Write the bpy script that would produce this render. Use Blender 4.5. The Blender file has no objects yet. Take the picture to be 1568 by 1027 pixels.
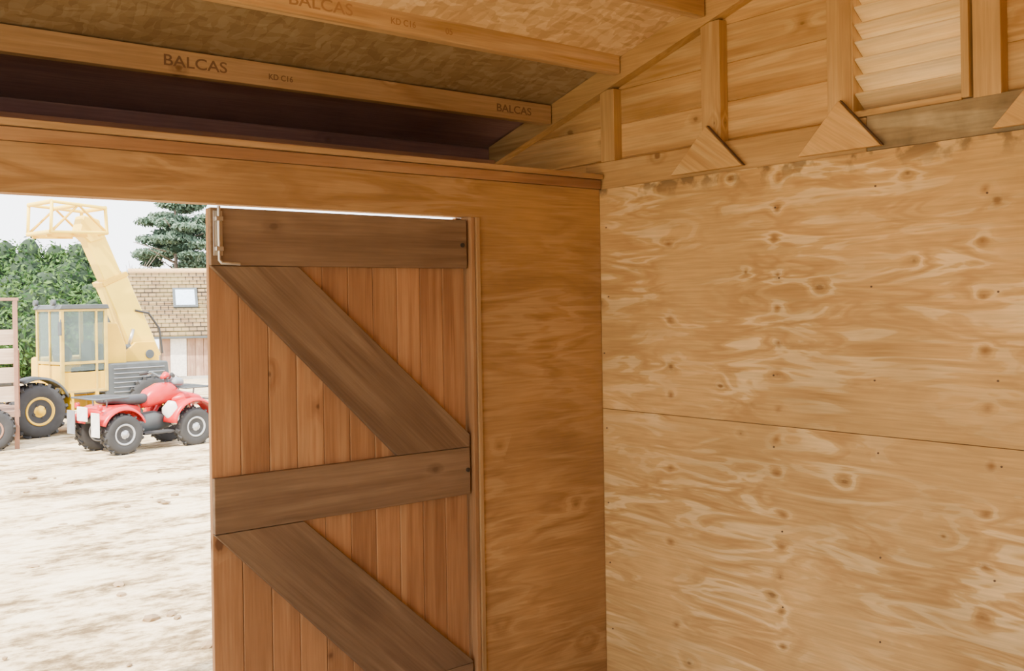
import bpy, bmesh, math, random
from mathutils import Vector, Matrix, noise
random.seed(7)
scene=bpy.context.scene
col=scene.collection

# ---------------------------------------------------------------- materials
MATS={}
def newmat(name):
    m=bpy.data.materials.new(name); m.use_nodes=True
    nt=m.node_tree; b=nt.nodes['Principled BSDF']
    return m,nt,b
def N(nt,t,**k):
    n=nt.nodes.new(t)
    for a,v in k.items(): setattr(n,a,v)
    return n
def ramp(nt,stops,interp='LINEAR'):
    r=N(nt,'ShaderNodeValToRGB'); r.color_ramp.interpolation=interp
    e=r.color_ramp.elements
    while len(e)<len(stops): e.new(0.5)
    for i,(p,c) in enumerate(stops):
        e[i].position=p
        e[i].color=(c[0],c[1],c[2],1) if not isinstance(c,(int,float)) else (c,c,c,1)
    return r
def math_(nt,op,a,b=None,c=None,clamp=False):
    n=N(nt,'ShaderNodeMath',operation=op); n.use_clamp=clamp
    for i,v in enumerate((a,b,c)):
        if v is None: continue
        if isinstance(v,(int,float)): n.inputs[i].default_value=v
        else: nt.links.new(v,n.inputs[i])
    return n.outputs[0]
def mix(nt,fac,a,b,mode='MIX'):
    n=N(nt,'ShaderNodeMix',data_type='RGBA',blend_type=mode)
    if isinstance(fac,(int,float)): n.inputs[0].default_value=fac
    else: nt.links.new(fac,n.inputs[0])
    for i,v in ((6,a),(7,b)):
        if isinstance(v,tuple): n.inputs[i].default_value=(v[0],v[1],v[2],1)
        else: nt.links.new(v,n.inputs[i])
    return n.outputs[2]

def plain(name,c,rough=0.5,metal=0.0,var=0.15,scale=8,bump=0.0):
    if name in MATS: return MATS[name]
    m,nt,b=newmat(name)
    tc=N(nt,'ShaderNodeTexCoord')
    no=N(nt,'ShaderNodeTexNoise'); no.inputs['Scale'].default_value=scale; no.inputs['Detail'].default_value=4
    nt.links.new(tc.outputs['Object'],no.inputs['Vector'])
    r=ramp(nt,[(0.3,tuple(v*(1-var) for v in c)),(0.7,tuple(min(1,v*(1+var)) for v in c))])
    nt.links.new(no.outputs['Fac'],r.inputs[0]); nt.links.new(r.outputs[0],b.inputs['Base Color'])
    b.inputs['Roughness'].default_value=rough; b.inputs['Metallic'].default_value=metal
    if bump:
        bp=N(nt,'ShaderNodeBump'); bp.inputs['Strength'].default_value=bump
        nt.links.new(no.outputs['Fac'],bp.inputs['Height']); nt.links.new(bp.outputs[0],b.inputs['Normal'])
    MATS[name]=m; return m

def wood(kind,axis='x'):
    key=kind+'_'+axis
    if key in MATS: return MATS[key]
    P=WOODS[kind]
    m,nt,b=newmat(key)
    tc=N(nt,'ShaderNodeTexCoord'); oi=N(nt,'ShaderNodeObjectInfo')
    off=N(nt,'ShaderNodeVectorMath',operation='ADD')
    nt.links.new(tc.outputs['Object'],off.inputs[0])
    rv=math_(nt,'MULTIPLY',oi.outputs['Random'],31.0)
    nt.links.new(rv,off.inputs[1])
    def mp(l,s):
        q=N(nt,'ShaderNodeMapping')
        sc={'x':(l,s,s),'y':(s,l,s),'z':(s,s,l)}[axis]
        q.inputs['Scale'].default_value=sc
        nt.links.new(off.outputs[0],q.inputs['Vector']); return q.outputs[0]
    st=P.get('stretch',(0.8,5.0))
    n1=N(nt,'ShaderNodeTexNoise'); n1.inputs['Scale'].default_value=1.0; n1.inputs['Detail'].default_value=P.get('detail',2.5)
    n1.inputs['Roughness'].default_value=0.5; n1.inputs['Distortion'].default_value=P.get('dist',0.5)
    nt.links.new(mp(*st),n1.inputs['Vector'])
    sx=N(nt,'ShaderNodeSeparateXYZ'); nt.links.new(off.outputs[0],sx.inputs[0])
    o3={'x':(0,1,2),'y':(1,0,2),'z':(2,0,1)}[axis]
    cb=N(nt,'ShaderNodeCombineXYZ')
    nt.links.new(math_(nt,'MULTIPLY',sx.outputs[o3[0]],0.75),cb.inputs[0])
    nt.links.new(math_(nt,'ADD',sx.outputs[o3[1]],sx.outputs[o3[2]]),cb.inputs[1])
    v=N(nt,'ShaderNodeTexVoronoi'); v.voronoi_dimensions='2D'; v.inputs['Scale'].default_value=P.get('kscale',4.0)
    nt.links.new(cb.outputs[0],v.inputs['Vector'])
    sep=N(nt,'ShaderNodeSeparateColor'); nt.links.new(v.outputs['Color'],sep.inputs[0])
    has=math_(nt,'GREATER_THAN',sep.outputs[0],P.get('kthr',0.5))
    near=math_(nt,'MULTIPLY',math_(nt,'SUBTRACT',1.0,math_(nt,'MULTIPLY',v.outputs['Distance'],P.get('kspread',3.5)),clamp=True),has)
    near2=math_(nt,'POWER',near,2.0)
    field=math_(nt,'ADD',math_(nt,'MULTIPLY',n1.outputs['Fac'],P['bands']),math_(nt,'MULTIPLY',near2,P.get('kring',1.6)))
    n2=N(nt,'ShaderNodeTexNoise'); n2.inputs['Scale'].default_value=1.0; n2.inputs['Detail'].default_value=4
    nt.links.new(mp(5.0,130.0),n2.inputs['Vector'])
    coldist=None
    if P.get('columns'):
        # veneer repeats: the same knot recurs up the sheet in a vertical line
        g0=N(nt,'ShaderNodeNewGeometry'); s0=N(nt,'ShaderNodeSeparateXYZ'); nt.links.new(g0.outputs['Position'],s0.inputs[0])
        wob=N(nt,'ShaderNodeTexNoise'); wob.inputs['Scale'].default_value=4.0
        nt.links.new(g0.outputs['Position'],wob.inputs['Vector'])
        for (yc,per,ph) in P['columns']:
            dy=math_(nt,'SUBTRACT',math_(nt,'ADD',s0.outputs[1],math_(nt,'MULTIPLY_ADD',wob.outputs['Fac'],0.10,-0.05)),yc)
            fr=math_(nt,'FRACT',math_(nt,'ADD',math_(nt,'DIVIDE',math_(nt,'ADD',s0.outputs[2],math_(nt,'MULTIPLY',wob.outputs['Fac'],0.10)),per),ph))
            dz=math_(nt,'MULTIPLY',math_(nt,'SUBTRACT',fr,0.5),per)
            dd=math_(nt,'SQRT',math_(nt,'ADD',math_(nt,'MULTIPLY',math_(nt,'MULTIPLY',dy,dy),0.6),math_(nt,'MULTIPLY',dz,dz)))
            coldist=dd if coldist is None else math_(nt,'MINIMUM',coldist,dd)
        cn=math_(nt,'SUBTRACT',1.0,math_(nt,'MULTIPLY',coldist,17.0),clamp=True)
        field=math_(nt,'ADD',field,math_(nt,'MULTIPLY',math_(nt,'POWER',cn,2.0),1.0))
    s=math_(nt,'SINE',math_(nt,'MULTIPLY',field,6.283))
    s=math_(nt,'MULTIPLY_ADD',s,0.5,0.5)
    r=ramp(nt,[(0.0,P['dark']),(0.40,P['mid']),(0.68,P['mid']),(0.92,P['light'])])
    nt.links.new(s,r.inputs[0])
    pm=N(nt,'ShaderNodeTexNoise'); pm.inputs['Scale'].default_value=2.6; pm.inputs['Detail'].default_value=3
    nt.links.new(off.outputs[0],pm.inputs['Vector'])
    pr=ramp(nt,[(0.38,0.12),(0.60,1.0)]); nt.links.new(pm.outputs['Fac'],pr.inputs[0])
    c=mix(nt,math_(nt,'MULTIPLY',pr.outputs[0],P.get('contrast',1.0)),P['mid'],r.outputs[0])
    r2=ramp(nt,[(0.3,0.80),(0.7,1.08)]); nt.links.new(n2.outputs['Fac'],r2.inputs[0])
    c=mix(nt,P.get('fibre',0.8),c,r2.outputs[0],'MULTIPLY')
    n3=N(nt,'ShaderNodeTexNoise'); n3.inputs['Scale'].default_value=P.get('bscale',1.6); n3.inputs['Detail'].default_value=6
    nt.links.new(off.outputs[0],n3.inputs['Vector'])
    r3=ramp(nt,[(0.3,P.get('blo',0.8)),(0.7,1.1)]); nt.links.new(n3.outputs['Fac'],r3.inputs[0])
    c=mix(nt,1.0,c,r3.outputs[0],'MULTIPLY')
    if P.get('objvar',0):
        ov=math_(nt,'MULTIPLY_ADD',oi.outputs['Random'],P['objvar']*2,1-P['objvar'])
        c=mix(nt,1.0,c,ov,'MULTIPLY')
    kd=math_(nt,'ADD',v.outputs['Distance'],math_(nt,'MULTIPLY_ADD',n2.outputs['Fac'],0.07,-0.035))
    kc=math_(nt,'MULTIPLY',math_(nt,'MULTIPLY_ADD',sep.outputs[1],0.9,0.45),P.get('kcore',0.05))
    halo=math_(nt,'MULTIPLY',math_(nt,'SUBTRACT',1.0,math_(nt,'DIVIDE',kd,math_(nt,'MULTIPLY',kc,2.6)),clamp=True),has)
    ks=P.get('kstr',1.0)
    c=mix(nt,math_(nt,'MULTIPLY',halo,0.6*ks),c,P.get('halo',tuple(q*0.5 for q in P['mid'])))
    core=math_(nt,'MULTIPLY',math_(nt,'MULTIPLY',math_(nt,'SUBTRACT',kc,kd),35,clamp=True),has)
    c=mix(nt,math_(nt,'MULTIPLY',core,0.65*ks),c,P.get('knot',(0.17,0.08,0.03)))
    if coldist is not None:
        cd_=math_(nt,'ADD',coldist,math_(nt,'MULTIPLY_ADD',n2.outputs['Fac'],0.016,-0.008))
        hh=math_(nt,'SUBTRACT',1.0,math_(nt,'DIVIDE',cd_,0.020),clamp=True)
        c=mix(nt,math_(nt,'MULTIPLY',hh,0.85),c,(0.26,0.125,0.04))
    if P.get('stain'):
        g=N(nt,'ShaderNodeNewGeometry'); sp=N(nt,'ShaderNodeSeparateXYZ'); nt.links.new(g.outputs['Position'],sp.inputs[0])
        zz=math_(nt,'MULTIPLY_ADD',sp.outputs[2],14.0,-14.0*2.085,clamp=True)
        ns=N(nt,'ShaderNodeTexNoise'); ns.inputs['Scale'].default_value=11; ns.inputs['Detail'].default_value=5
        nt.links.new(g.outputs['Position'],ns.inputs['Vector'])
        rs=ramp(nt,[(0.52,0.0),(0.60,0.75)]); nt.links.new(ns.outputs['Fac'],rs.inputs[0])
        c=mix(nt,math_(nt,'MULTIPLY',zz,rs.outputs[0]),c,(0.14,0.095,0.05))
    nt.links.new(c,b.inputs['Base Color'])
    b.inputs['Roughness'].default_value=P.get('rough',0.85); b.inputs['Specular IOR Level'].default_value=0.2
    bp=N(nt,'ShaderNodeBump'); bp.inputs['Strength'].default_value=0.2; bp.inputs['Distance'].default_value=0.004
    nt.links.new(n2.outputs['Fac'],bp.inputs['Height']); nt.links.new(bp.outputs[0],b.inputs['Normal'])
    MATS[key]=m; return m

WOODS={
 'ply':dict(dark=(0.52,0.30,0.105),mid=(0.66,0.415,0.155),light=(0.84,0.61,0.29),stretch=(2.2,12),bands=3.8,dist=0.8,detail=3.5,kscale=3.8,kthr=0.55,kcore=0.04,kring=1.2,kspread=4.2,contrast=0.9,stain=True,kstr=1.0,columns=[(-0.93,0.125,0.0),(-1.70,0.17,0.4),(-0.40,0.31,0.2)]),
 'ply_front':dict(dark=(0.34,0.19,0.072),mid=(0.43,0.25,0.098),light=(0.52,0.325,0.14),stretch=(1.4,9),bands=4.0,dist=0.9,detail=3.5,kscale=3.2,kthr=0.8,kcore=0.02,kring=1.2,contrast=0.85,kstr=0.5),  # plywood darkened: the front wall's weaker light is put into the colour
 'joist':dict(dark=(0.50,0.30,0.125),mid=(0.62,0.405,0.185),light=(0.72,0.50,0.25),stretch=(0.5,12),bands=3,kscale=6,kthr=0.8,kcore=0.07),
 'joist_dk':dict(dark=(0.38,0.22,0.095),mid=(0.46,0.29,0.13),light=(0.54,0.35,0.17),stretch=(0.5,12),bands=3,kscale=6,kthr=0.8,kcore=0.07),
 'stud':dict(dark=(0.46,0.265,0.095),mid=(0.56,0.345,0.13),light=(0.66,0.43,0.18),stretch=(0.5,12),bands=3,kscale=5,kthr=0.8,kcore=0.06),
 'clad':dict(dark=(0.50,0.285,0.095),mid=(0.62,0.38,0.14),light=(0.72,0.48,0.20),stretch=(0.6,12),bands=3,kscale=4.5,kthr=0.6,kcore=0.07,objvar=0.10,kring=0.9,kspread=3,kstr=0.9),
 'slat':dict(dark=(0.72,0.51,0.24),mid=(0.82,0.62,0.32),light=(0.88,0.71,0.42),stretch=(0.6,12),bands=3,kscale=5,kthr=0.8,kcore=0.09,objvar=0.06),
 'redboard':dict(dark=(0.34,0.17,0.076),mid=(0.42,0.22,0.10),light=(0.49,0.275,0.13),stretch=(0.5,14),bands=3,kscale=4.6,kthr=0.6,kcore=0.065,objvar=0.10,kring=1.0,kspread=3,knot=(0.10,0.045,0.022),kstr=1.0),
 'ledge':dict(dark=(0.175,0.11,0.062),mid=(0.225,0.145,0.083),light=(0.27,0.18,0.105),stretch=(0.5,10),bands=3,kscale=4,kthr=0.8,kcore=0.06,objvar=0.06,kring=0.6,knot=(0.08,0.045,0.025),kstr=0.6),
 'reddish':dict(dark=(0.30,0.155,0.068),mid=(0.38,0.205,0.09),light=(0.46,0.27,0.125),stretch=(0.4,12),bands=3,kscale=4,kthr=0.85,kcore=0.05),
 'grey':dict(dark=(0.24,0.175,0.09),mid=(0.38,0.28,0.145),light=(0.52,0.41,0.23),stretch=(0.8,8),bands=3,kscale=5,kthr=0.7,kcore=0.06,blo=0.5,bscale=7),
 'dark':dict(dark=(0.19,0.105,0.10),mid=(0.24,0.14,0.13),light=(0.28,0.17,0.155),stretch=(0.4,8),bands=3,kthr=0.95),  # canopy wood: the shade under the eaves is put into this tone
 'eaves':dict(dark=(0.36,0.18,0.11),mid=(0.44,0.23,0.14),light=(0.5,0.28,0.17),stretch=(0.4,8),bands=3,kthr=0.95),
 'barn':dict(dark=(0.25,0.15,0.10),mid=(0.34,0.21,0.15),light=(0.42,0.29,0.2),stretch=(0.3,2),bands=3,kthr=0.99,objvar=0.2),
 'pale':dict(dark=(0.5,0.36,0.25),mid=(0.62,0.46,0.32),light=(0.7,0.56,0.42),stretch=(0.4,8),bands=3,kthr=0.9,objvar=0.15),
}
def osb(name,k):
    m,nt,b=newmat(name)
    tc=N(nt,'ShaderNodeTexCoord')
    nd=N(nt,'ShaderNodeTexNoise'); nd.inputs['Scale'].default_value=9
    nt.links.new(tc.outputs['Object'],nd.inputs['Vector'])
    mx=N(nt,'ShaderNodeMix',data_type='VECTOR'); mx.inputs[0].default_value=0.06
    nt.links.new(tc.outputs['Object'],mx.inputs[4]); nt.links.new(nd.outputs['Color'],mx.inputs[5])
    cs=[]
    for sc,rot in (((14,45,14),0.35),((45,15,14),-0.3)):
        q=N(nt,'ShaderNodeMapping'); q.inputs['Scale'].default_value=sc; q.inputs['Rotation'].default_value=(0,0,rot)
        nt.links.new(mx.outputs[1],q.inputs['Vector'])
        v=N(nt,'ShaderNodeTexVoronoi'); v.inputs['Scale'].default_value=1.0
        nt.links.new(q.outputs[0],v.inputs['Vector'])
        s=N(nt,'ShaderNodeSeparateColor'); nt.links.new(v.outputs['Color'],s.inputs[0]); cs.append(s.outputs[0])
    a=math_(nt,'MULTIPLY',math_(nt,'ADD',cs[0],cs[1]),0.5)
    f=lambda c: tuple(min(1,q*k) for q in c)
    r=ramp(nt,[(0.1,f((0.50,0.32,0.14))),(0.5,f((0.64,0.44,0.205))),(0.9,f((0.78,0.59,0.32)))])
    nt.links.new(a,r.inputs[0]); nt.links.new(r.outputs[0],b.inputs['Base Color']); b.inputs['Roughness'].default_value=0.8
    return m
OSB=osb('osb_board',1.15); OSBD=osb('osb_board_shaded',0.48)  # second OSB tone is the same board with roof shade in its colour
def ground_mat():
    m,nt,b=newmat('dry_yard_ground')
    tc=N(nt,'ShaderNodeTexCoord')
    n1=N(nt,'ShaderNodeTexNoise'); n1.inputs['Scale'].default_value=1.7; n1.inputs['Detail'].default_value=9; n1.inputs['Roughness'].default_value=0.68
    q=N(nt,'ShaderNodeMapping'); q.inputs['Scale'].default_value=(0.8,1.4,1); q.inputs['Rotation'].default_value=(0,0,0.3)
    nt.links.new(tc.outputs['Object'],q.inputs['Vector']); nt.links.new(q.outputs[0],n1.inputs['Vector'])
    n2=N(nt,'ShaderNodeTexNoise'); n2.inputs['Scale'].default_value=10; n2.inputs['Detail'].default_value=8; n2.inputs['Roughness'].default_value=0.72
    nt.links.new(q.outputs[0],n2.inputs['Vector'])
    f=math_(nt,'ADD',math_(nt,'MULTIPLY',n1.outputs['Fac'],0.6),math_(nt,'MULTIPLY',n2.outputs['Fac'],0.4))
    r=ramp(nt,[(0.40,(0.15,0.10,0.05)),(0.455,(0.33,0.24,0.13)),(0.50,(0.58,0.45,0.27)),(0.57,(0.76,0.63,0.43))])
    nt.links.new(f,r.inputs[0]); nt.links.new(r.outputs[0],b.inputs['Base Color']); b.inputs['Roughness'].default_value=0.95
    b.inputs['Specular IOR Level'].default_value=0.1
    bp=N(nt,'ShaderNodeBump'); bp.inputs['Strength'].default_value=0.6; bp.inputs['Distance'].default_value=0.08
    nt.links.new(f,bp.inputs['Height']); nt.links.new(bp.outputs[0],b.inputs['Normal'])
    return m
def tile_mat():
    m,nt,b=newmat('roof_tiles')
    tc=N(nt,'ShaderNodeTexCoord')
    q=N(nt,'ShaderNodeMapping'); nt.links.new(tc.outputs['Object'],q.inputs['Vector'])
    br=N(nt,'ShaderNodeTexBrick'); br.inputs['Scale'].default_value=1.0
    br.inputs['Brick Width'].default_value=0.34; br.inputs['Row Height'].default_value=0.30; br.inputs['Mortar Size'].default_value=0.03
    br.inputs['Color1'].default_value=(0.25,0.17,0.085,1); br.inputs['Color2'].default_value=(0.16,0.105,0.06,1); br.inputs['Mortar'].default_value=(0.05,0.04,0.03,1)
    nt.links.new(q.outputs[0],br.inputs['Vector'])
    no=N(nt,'ShaderNodeTexNoise'); no.inputs['Scale'].default_value=0.8; no.inputs['Detail'].default_value=5
    nt.links.new(tc.outputs['Object'],no.inputs['Vector'])
    rr=ramp(nt,[(0.4,0.0),(0.7,0.5)]); nt.links.new(no.outputs['Fac'],rr.inputs[0])
    c=mix(nt,rr.outputs[0],br.outputs['Color'],(0.28,0.22,0.09))
    nt.links.new(c,b.inputs['Base Color']); b.inputs['Roughness'].default_value=0.95; b.inputs['Specular IOR Level'].default_value=0.1
    return m

# ---------------------------------------------------------------- geometry helpers
def empty(name,loc=(0,0,0),rz=0.0):
    e=bpy.data.objects.new(name,None); e.empty_display_size=0.2
    e.location=loc; e.rotation_euler=(0,0,rz); col.objects.link(e); return e
def mkobj(name,bm,mat,parent=None,smooth=False,mw=None):
    bmesh.ops.recalc_face_normals(bm,faces=bm.faces)
    me=bpy.data.meshes.new(name); bm.to_mesh(me); bm.free()
    if mat: me.materials.append(mat)
    if smooth:
        for p in me.polygons: p.use_smooth=True
    o=bpy.data.objects.new(name,me); col.objects.link(o)
    if parent: o.parent=parent
    if mw is not None: o.matrix_local=mw
    return o
def resolve(mat,dims):
    if isinstance(mat,str):
        ax='xyz'[max(range(3),key=lambda i:dims[i])]
        return wood(mat,ax)
    return mat
def box(name,x,y,z,mat,parent=None,bev=0.0,rot=None):
    d=(x[1]-x[0],y[1]-y[0],z[1]-z[0]); c=((x[0]+x[1])/2,(y[0]+y[1])/2,(z[0]+z[1])/2)
    bm=bmesh.new(); bmesh.ops.create_cube(bm,size=1.0)
    for v in bm.verts: v.co=Vector((v.co.x*d[0],v.co.y*d[1],v.co.z*d[2]))
    if bev: bmesh.ops.bevel(bm,geom=bm.edges[:],offset=bev,segments=2,affect='EDGES',profile=0.5)
    M=Matrix.Translation(c)
    if rot: M=M@rot
    return mkobj(name,bm,resolve(mat,d),parent,mw=M)
def board(name,p0,p1,w,t,wdir,mat,parent=None,bev=0.002):
    p0,p1=Vector(p0),Vector(p1); X=(p1-p0); L=X.length; X.normalize()
    Z=Vector(wdir); Z=(Z-X*Z.dot(X)).normalized(); Y=Z.cross(X)
    bm=bmesh.new(); bmesh.ops.create_cube(bm,size=1.0)
    for v in bm.verts: v.co=Vector((v.co.x*L,v.co.y*t,v.co.z*w))
    if bev: bmesh.ops.bevel(bm,geom=bm.edges[:],offset=bev,segments=1,affect='EDGES')
    M=Matrix((X,Y,Z)).transposed().to_4x4(); M.translation=(p0+p1)/2
    return mkobj(name,bm,wood(mat,'x') if isinstance(mat,str) else mat,parent,mw=M)
def prism(name,pts,axis,a0,a1,mat,parent=None,grain='x',bev=0.0,ang=None):
    bm=bmesh.new()
    def mk(p,a):
        return Vector((p[0],a,p[1])) if axis=='y' else (Vector((a,p[0],p[1])) if axis=='x' else Vector((p[0],p[1],a)))
    cx=sum(p[0] for p in pts)/len(pts); cz=sum(p[1] for p in pts)/len(pts)
    C=mk((cx,cz),(a0+a1)/2)
    R=Matrix.Identity(3)
    if ang is not None: R=Matrix.Rotation(ang,3,'Y' if axis=='y' else 'X')
    Ri=R.inverted()
    A=[bm.verts.new(Ri@(mk(p,a0)-C)) for p in pts]; B=[bm.verts.new(Ri@(mk(p,a1)-C)) for p in pts]
    n=len(pts)
    bm.faces.new(A); bm.faces.new(B[::-1])
    for i in range(n): bm.faces.new((A[i],B[i],B[(i+1)%n],A[(i+1)%n]))
    if bev: bmesh.ops.bevel(bm,geom=bm.edges[:],offset=bev,segments=1,affect='EDGES')
    M=R.to_4x4(); M.translation=C
    return mkobj(name,bm,wood(mat,grain) if isinstance(mat,str) else mat,parent,mw=M)
def cyl(name,p0,p1,r,mat,parent=None,r2=None,seg=16,smooth=True):
    p0,p1=Vector(p0),Vector(p1); d=p1-p0; L=d.length
    bm=bmesh.new(); bmesh.ops.create_cone(bm,cap_ends=True,segments=seg,radius1=r,radius2=r if r2 is None else r2,depth=L)
    M=d.to_track_quat('Z','Y').to_matrix().to_4x4(); M.translation=(p0+p1)/2
    o=mkobj(name,bm,mat,parent,mw=M)
    if smooth:
        for p in o.data.polygons: p.use_smooth=len(p.vertices)==4
    return o
def tube(name,pts,r,mat,parent=None,cyclic=False):
    cu=bpy.data.curves.new(name,'CURVE'); cu.dimensions='3D'; cu.bevel_depth=r; cu.bevel_resolution=3; cu.use_fill_caps=True
    s=cu.splines.new('POLY'); s.points.add(len(pts)-1)
    for i,p in enumerate(pts): s.points[i].co=(*p,1)
    s.use_cyclic_u=cyclic
    cu.materials.append(mat)
    o=bpy.data.objects.new(name,cu); col.objects.link(o)
    if parent: o.parent=parent
    return o
def lathe(name,prof,center,mat,parent=None,seg=32,axis='y'):
    bm=bmesh.new(); rings=[]
    for r,h in prof:
        rings.append([bm.verts.new((r*math.cos(2*math.pi*i/seg),h,r*math.sin(2*math.pi*i/seg))) for i in range(seg)])
    for a,b in zip(rings,rings[1:]):
        for i in range(seg): bm.faces.new((a[i],a[(i+1)%seg],b[(i+1)%seg],b[i]))
    for rg in (rings[0],rings[-1]):
        bm.faces.new(rg)
    return mkobj(name,bm,mat,parent,smooth=True,mw=Matrix.Translation(center))
def wheel(prefix,center,r,w,tyre,rim,parent,lugs=14,lugd=0.015):
    x,y,z=center
    lathe(prefix+'_tyre',[(r*0.5,-w*0.42),(r*0.62,-w*0.5),(r*0.88,-w*0.5),(r*0.97,-w*0.42),(r,-w*0.2),(r,w*0.2),(r*0.97,w*0.42),(r*0.88,w*0.5),(r*0.62,w*0.5),(r*0.5,w*0.42)],center,tyre,parent)
    lathe(prefix+'_rim',[(r*0.10,-w*0.50),(r*0.12,-w*0.44),(r*0.42,-w*0.38),(r*0.5,-w*0.49),(r*0.54,-w*0.49),(r*0.54,w*0.49),(r*0.5,w*0.49),(r*0.42,w*0.38),(r*0.12,w*0.44),(r*0.1,w*0.5)],center,rim,parent)
    bm=bmesh.new()
    for i in range(lugs):
        for sgn in (-1,1):
            a=2*math.pi*(i+0.25*sgn)/lugs
            M=Matrix.Rotation(a,4,'Y')@Matrix.Translation((r,sgn*w*0.24,0))@Matrix.Rotation(0.5*sgn,4,'X')
            bmesh.ops.create_cube(bm,size=1.0,matrix=M@Matrix.Diagonal((lugd*2,w*0.42,r*0.12,1)))
    mkobj(prefix+'_tread_lugs',bm,tyre,parent,mw=Matrix.Translation(center))
    for i in range(4):
        a=i*math.pi/2+0.4
        for s in (-1,1):
            cyl(prefix+'_nut_%d_%d'%(i,s),(x+r*0.25*math.cos(a),y+s*w*0.40,z+r*0.25*math.sin(a)),(x+r*0.25*math.cos(a),y+s*w*0.46,z+r*0.25*math.sin(a)),r*0.05,tyre,parent,seg=8)
def loft(name,secs,mat,parent=None,e=2.6,seg=20):
    bm=bmesh.new(); rings=[]
    for x,yc,zc,hy,hz in secs:
        rg=[]
        for i in range(seg):
            t=2*math.pi*i/seg; c,s=math.cos(t),math.sin(t)
            rg.append(bm.verts.new((x,yc+hy*math.copysign(abs(c)**(2/e),c),zc+hz*math.copysign(abs(s)**(2/e),s))))
        rings.append(rg)
    for a,b in zip(rings,rings[1:]):
        for i in range(seg): bm.faces.new((a[i],a[(i+1)%seg],b[(i+1)%seg],b[i]))
    bm.faces.new(rings[0]); bm.faces.new(rings[-1])
    return mkobj(name,bm,mat,parent,smooth=True)
def fender(name,cx,cz,r,a0,a1,y0,y1,mat,parent,th=0.012,seg=14,lip=0.03):
    bm=bmesh.new(); rows=[]
    for i in range(seg+1):
        a=a0+(a1-a0)*i/seg
        row=[]
        for (yy,dr) in ((y0,-lip),(y0+(y1-y0)*0.1,0),(y0+(y1-y0)*0.9,0),(y1,-lip)):
            row.append(bm.verts.new((cx+(r+dr)*math.cos(a),yy,cz+(r+dr)*math.sin(a))))
        rows.append(row)
    for a,b in zip(rows,rows[1:]):
        for i in range(3): bm.faces.new((a[i],a[i+1],b[i+1],b[i]))
    o=mkobj(name,bm,mat,parent,smooth=True)
    s=o.modifiers.new('s','SOLIDIFY'); s.thickness=th
    return o
def text(name,body,loc,size,mat,parent,sx=1.0):
    cu=bpy.data.curves.new(name,'FONT'); cu.body=body; cu.size=size; cu.extrude=0.0002; cu.offset=0.0006
    cu.materials.append(mat)
    o=bpy.data.objects.new(name,cu); col.objects.link(o); o.parent=parent
    o.location=loc; o.rotation_euler=(math.pi/2,0,0); o.scale=(sx,1,1); return o

# ---------------------------------------------------------------- room dims
XL=-4.7; YB=-3.75; RIDGE_Y=-1.9; SL=0.285
def roof_z(y):
    yy=y if y>=RIDGE_Y else 2*RIDGE_Y-y
    return 2.592+SL*(0.33-yy)

floorm=plain('packed_earth_floor',(0.42,0.33,0.21),0.9,var=0.25,scale=5,bump=0.2)
box('floor',(XL,0.1),(YB,0.1),(-0.14,0.0),floorm)

# ground
bm=bmesh.new()
nx,ny=90,120
def gz(y):
    if y<15.5: return -0.13
    if y<42: return -0.13-1.37*(y-15.5)/26.5
    return -1.5
gv=[]
for j in range(ny+1):
    y=-14+ (j/ny)**1.5*94
    row=[]
    for i in range(nx+1):
        x=-35+ i/nx*95
        z=gz(y)+(0.035*noise.noise(Vector((x*0.9,y*0.9,0))) if y>1.5 else -0.03)
        row.append(bm.verts.new((x,y,z)))
    gv.append(row)
for j in range(ny):
    for i in range(nx): bm.faces.new((gv[j][i],gv[j][i+1],gv[j+1][i+1],gv[j+1][i]))
mkobj('ground',bm,ground_mat(),smooth=True)
bm=bmesh.new()
for _ in range(110):
    x=random.uniform(-2.8,2.5); y=random.uniform(1.6,8.6); r=random.uniform(0.012,0.035)*(1.7 if random.random()<0.08 else 1)
    z=gz(y)+0.035*noise.noise(Vector((x*0.9,y*0.9,0)))
    M=Matrix.Translation((x,y,z+r*0.2))@Matrix.Rotation(random.uniform(0,6.28),4,'Z')@Matrix.Diagonal((r*random.uniform(1,1.8),r,r*random.uniform(.4,.7),1))
    g=bmesh.ops.create_icosphere(bm,subdivisions=1,radius=1,matrix=M)
    for v in g['verts']: v.co+=Vector((random.uniform(-1,1),random.uniform(-1,1),random.uniform(-1,1)))*r*0.15
mkobj('earth_clods',bm,plain('clod',(0.28,0.195,0.11),0.95,var=0.4,scale=2))

# ---- front wall
wf=empty('wall_front')
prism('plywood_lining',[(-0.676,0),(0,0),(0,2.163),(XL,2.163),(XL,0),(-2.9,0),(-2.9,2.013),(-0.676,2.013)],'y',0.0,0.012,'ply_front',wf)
prism('outer_cladding',[(-0.66,-0.02),(0.1,-0.02),(0.1,2.24),(XL,2.24),(XL,-0.02),(-2.9,-0.02),(-2.9,2.016),(-0.66,2.016)],'y',0.07,0.095,'reddish',wf)
box('lintel_beam',(XL,-0.66),(0.012,0.07),(2.016,2.16),'reddish',wf)
box('wall_plate',(XL,0.0),(-0.012,0.075),(2.165,2.205),'reddish',wf,0.003)
box('plate_batten',(XL,0.0),(-0.026,0.075),(2.207,2.228),'joist_dk',wf,0.002)
box('jamb_liner',(-0.709,-0.690),(0.0,0.09),(0,2.013),'reddish',wf,0.002)
box('jamb_strip',(-0.690,-0.672),(-0.010,0.0),(0,2.012),'joist_dk',wf,0.002)
box('jamb_stop',(-0.735,-0.709),(0.068,0.09),(0,2.013),'reddish',wf,0.001)
box('jamb_far',(-2.9,-2.88),(0.0,0.09),(0,2.013),'reddish',wf,0.002)

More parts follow.
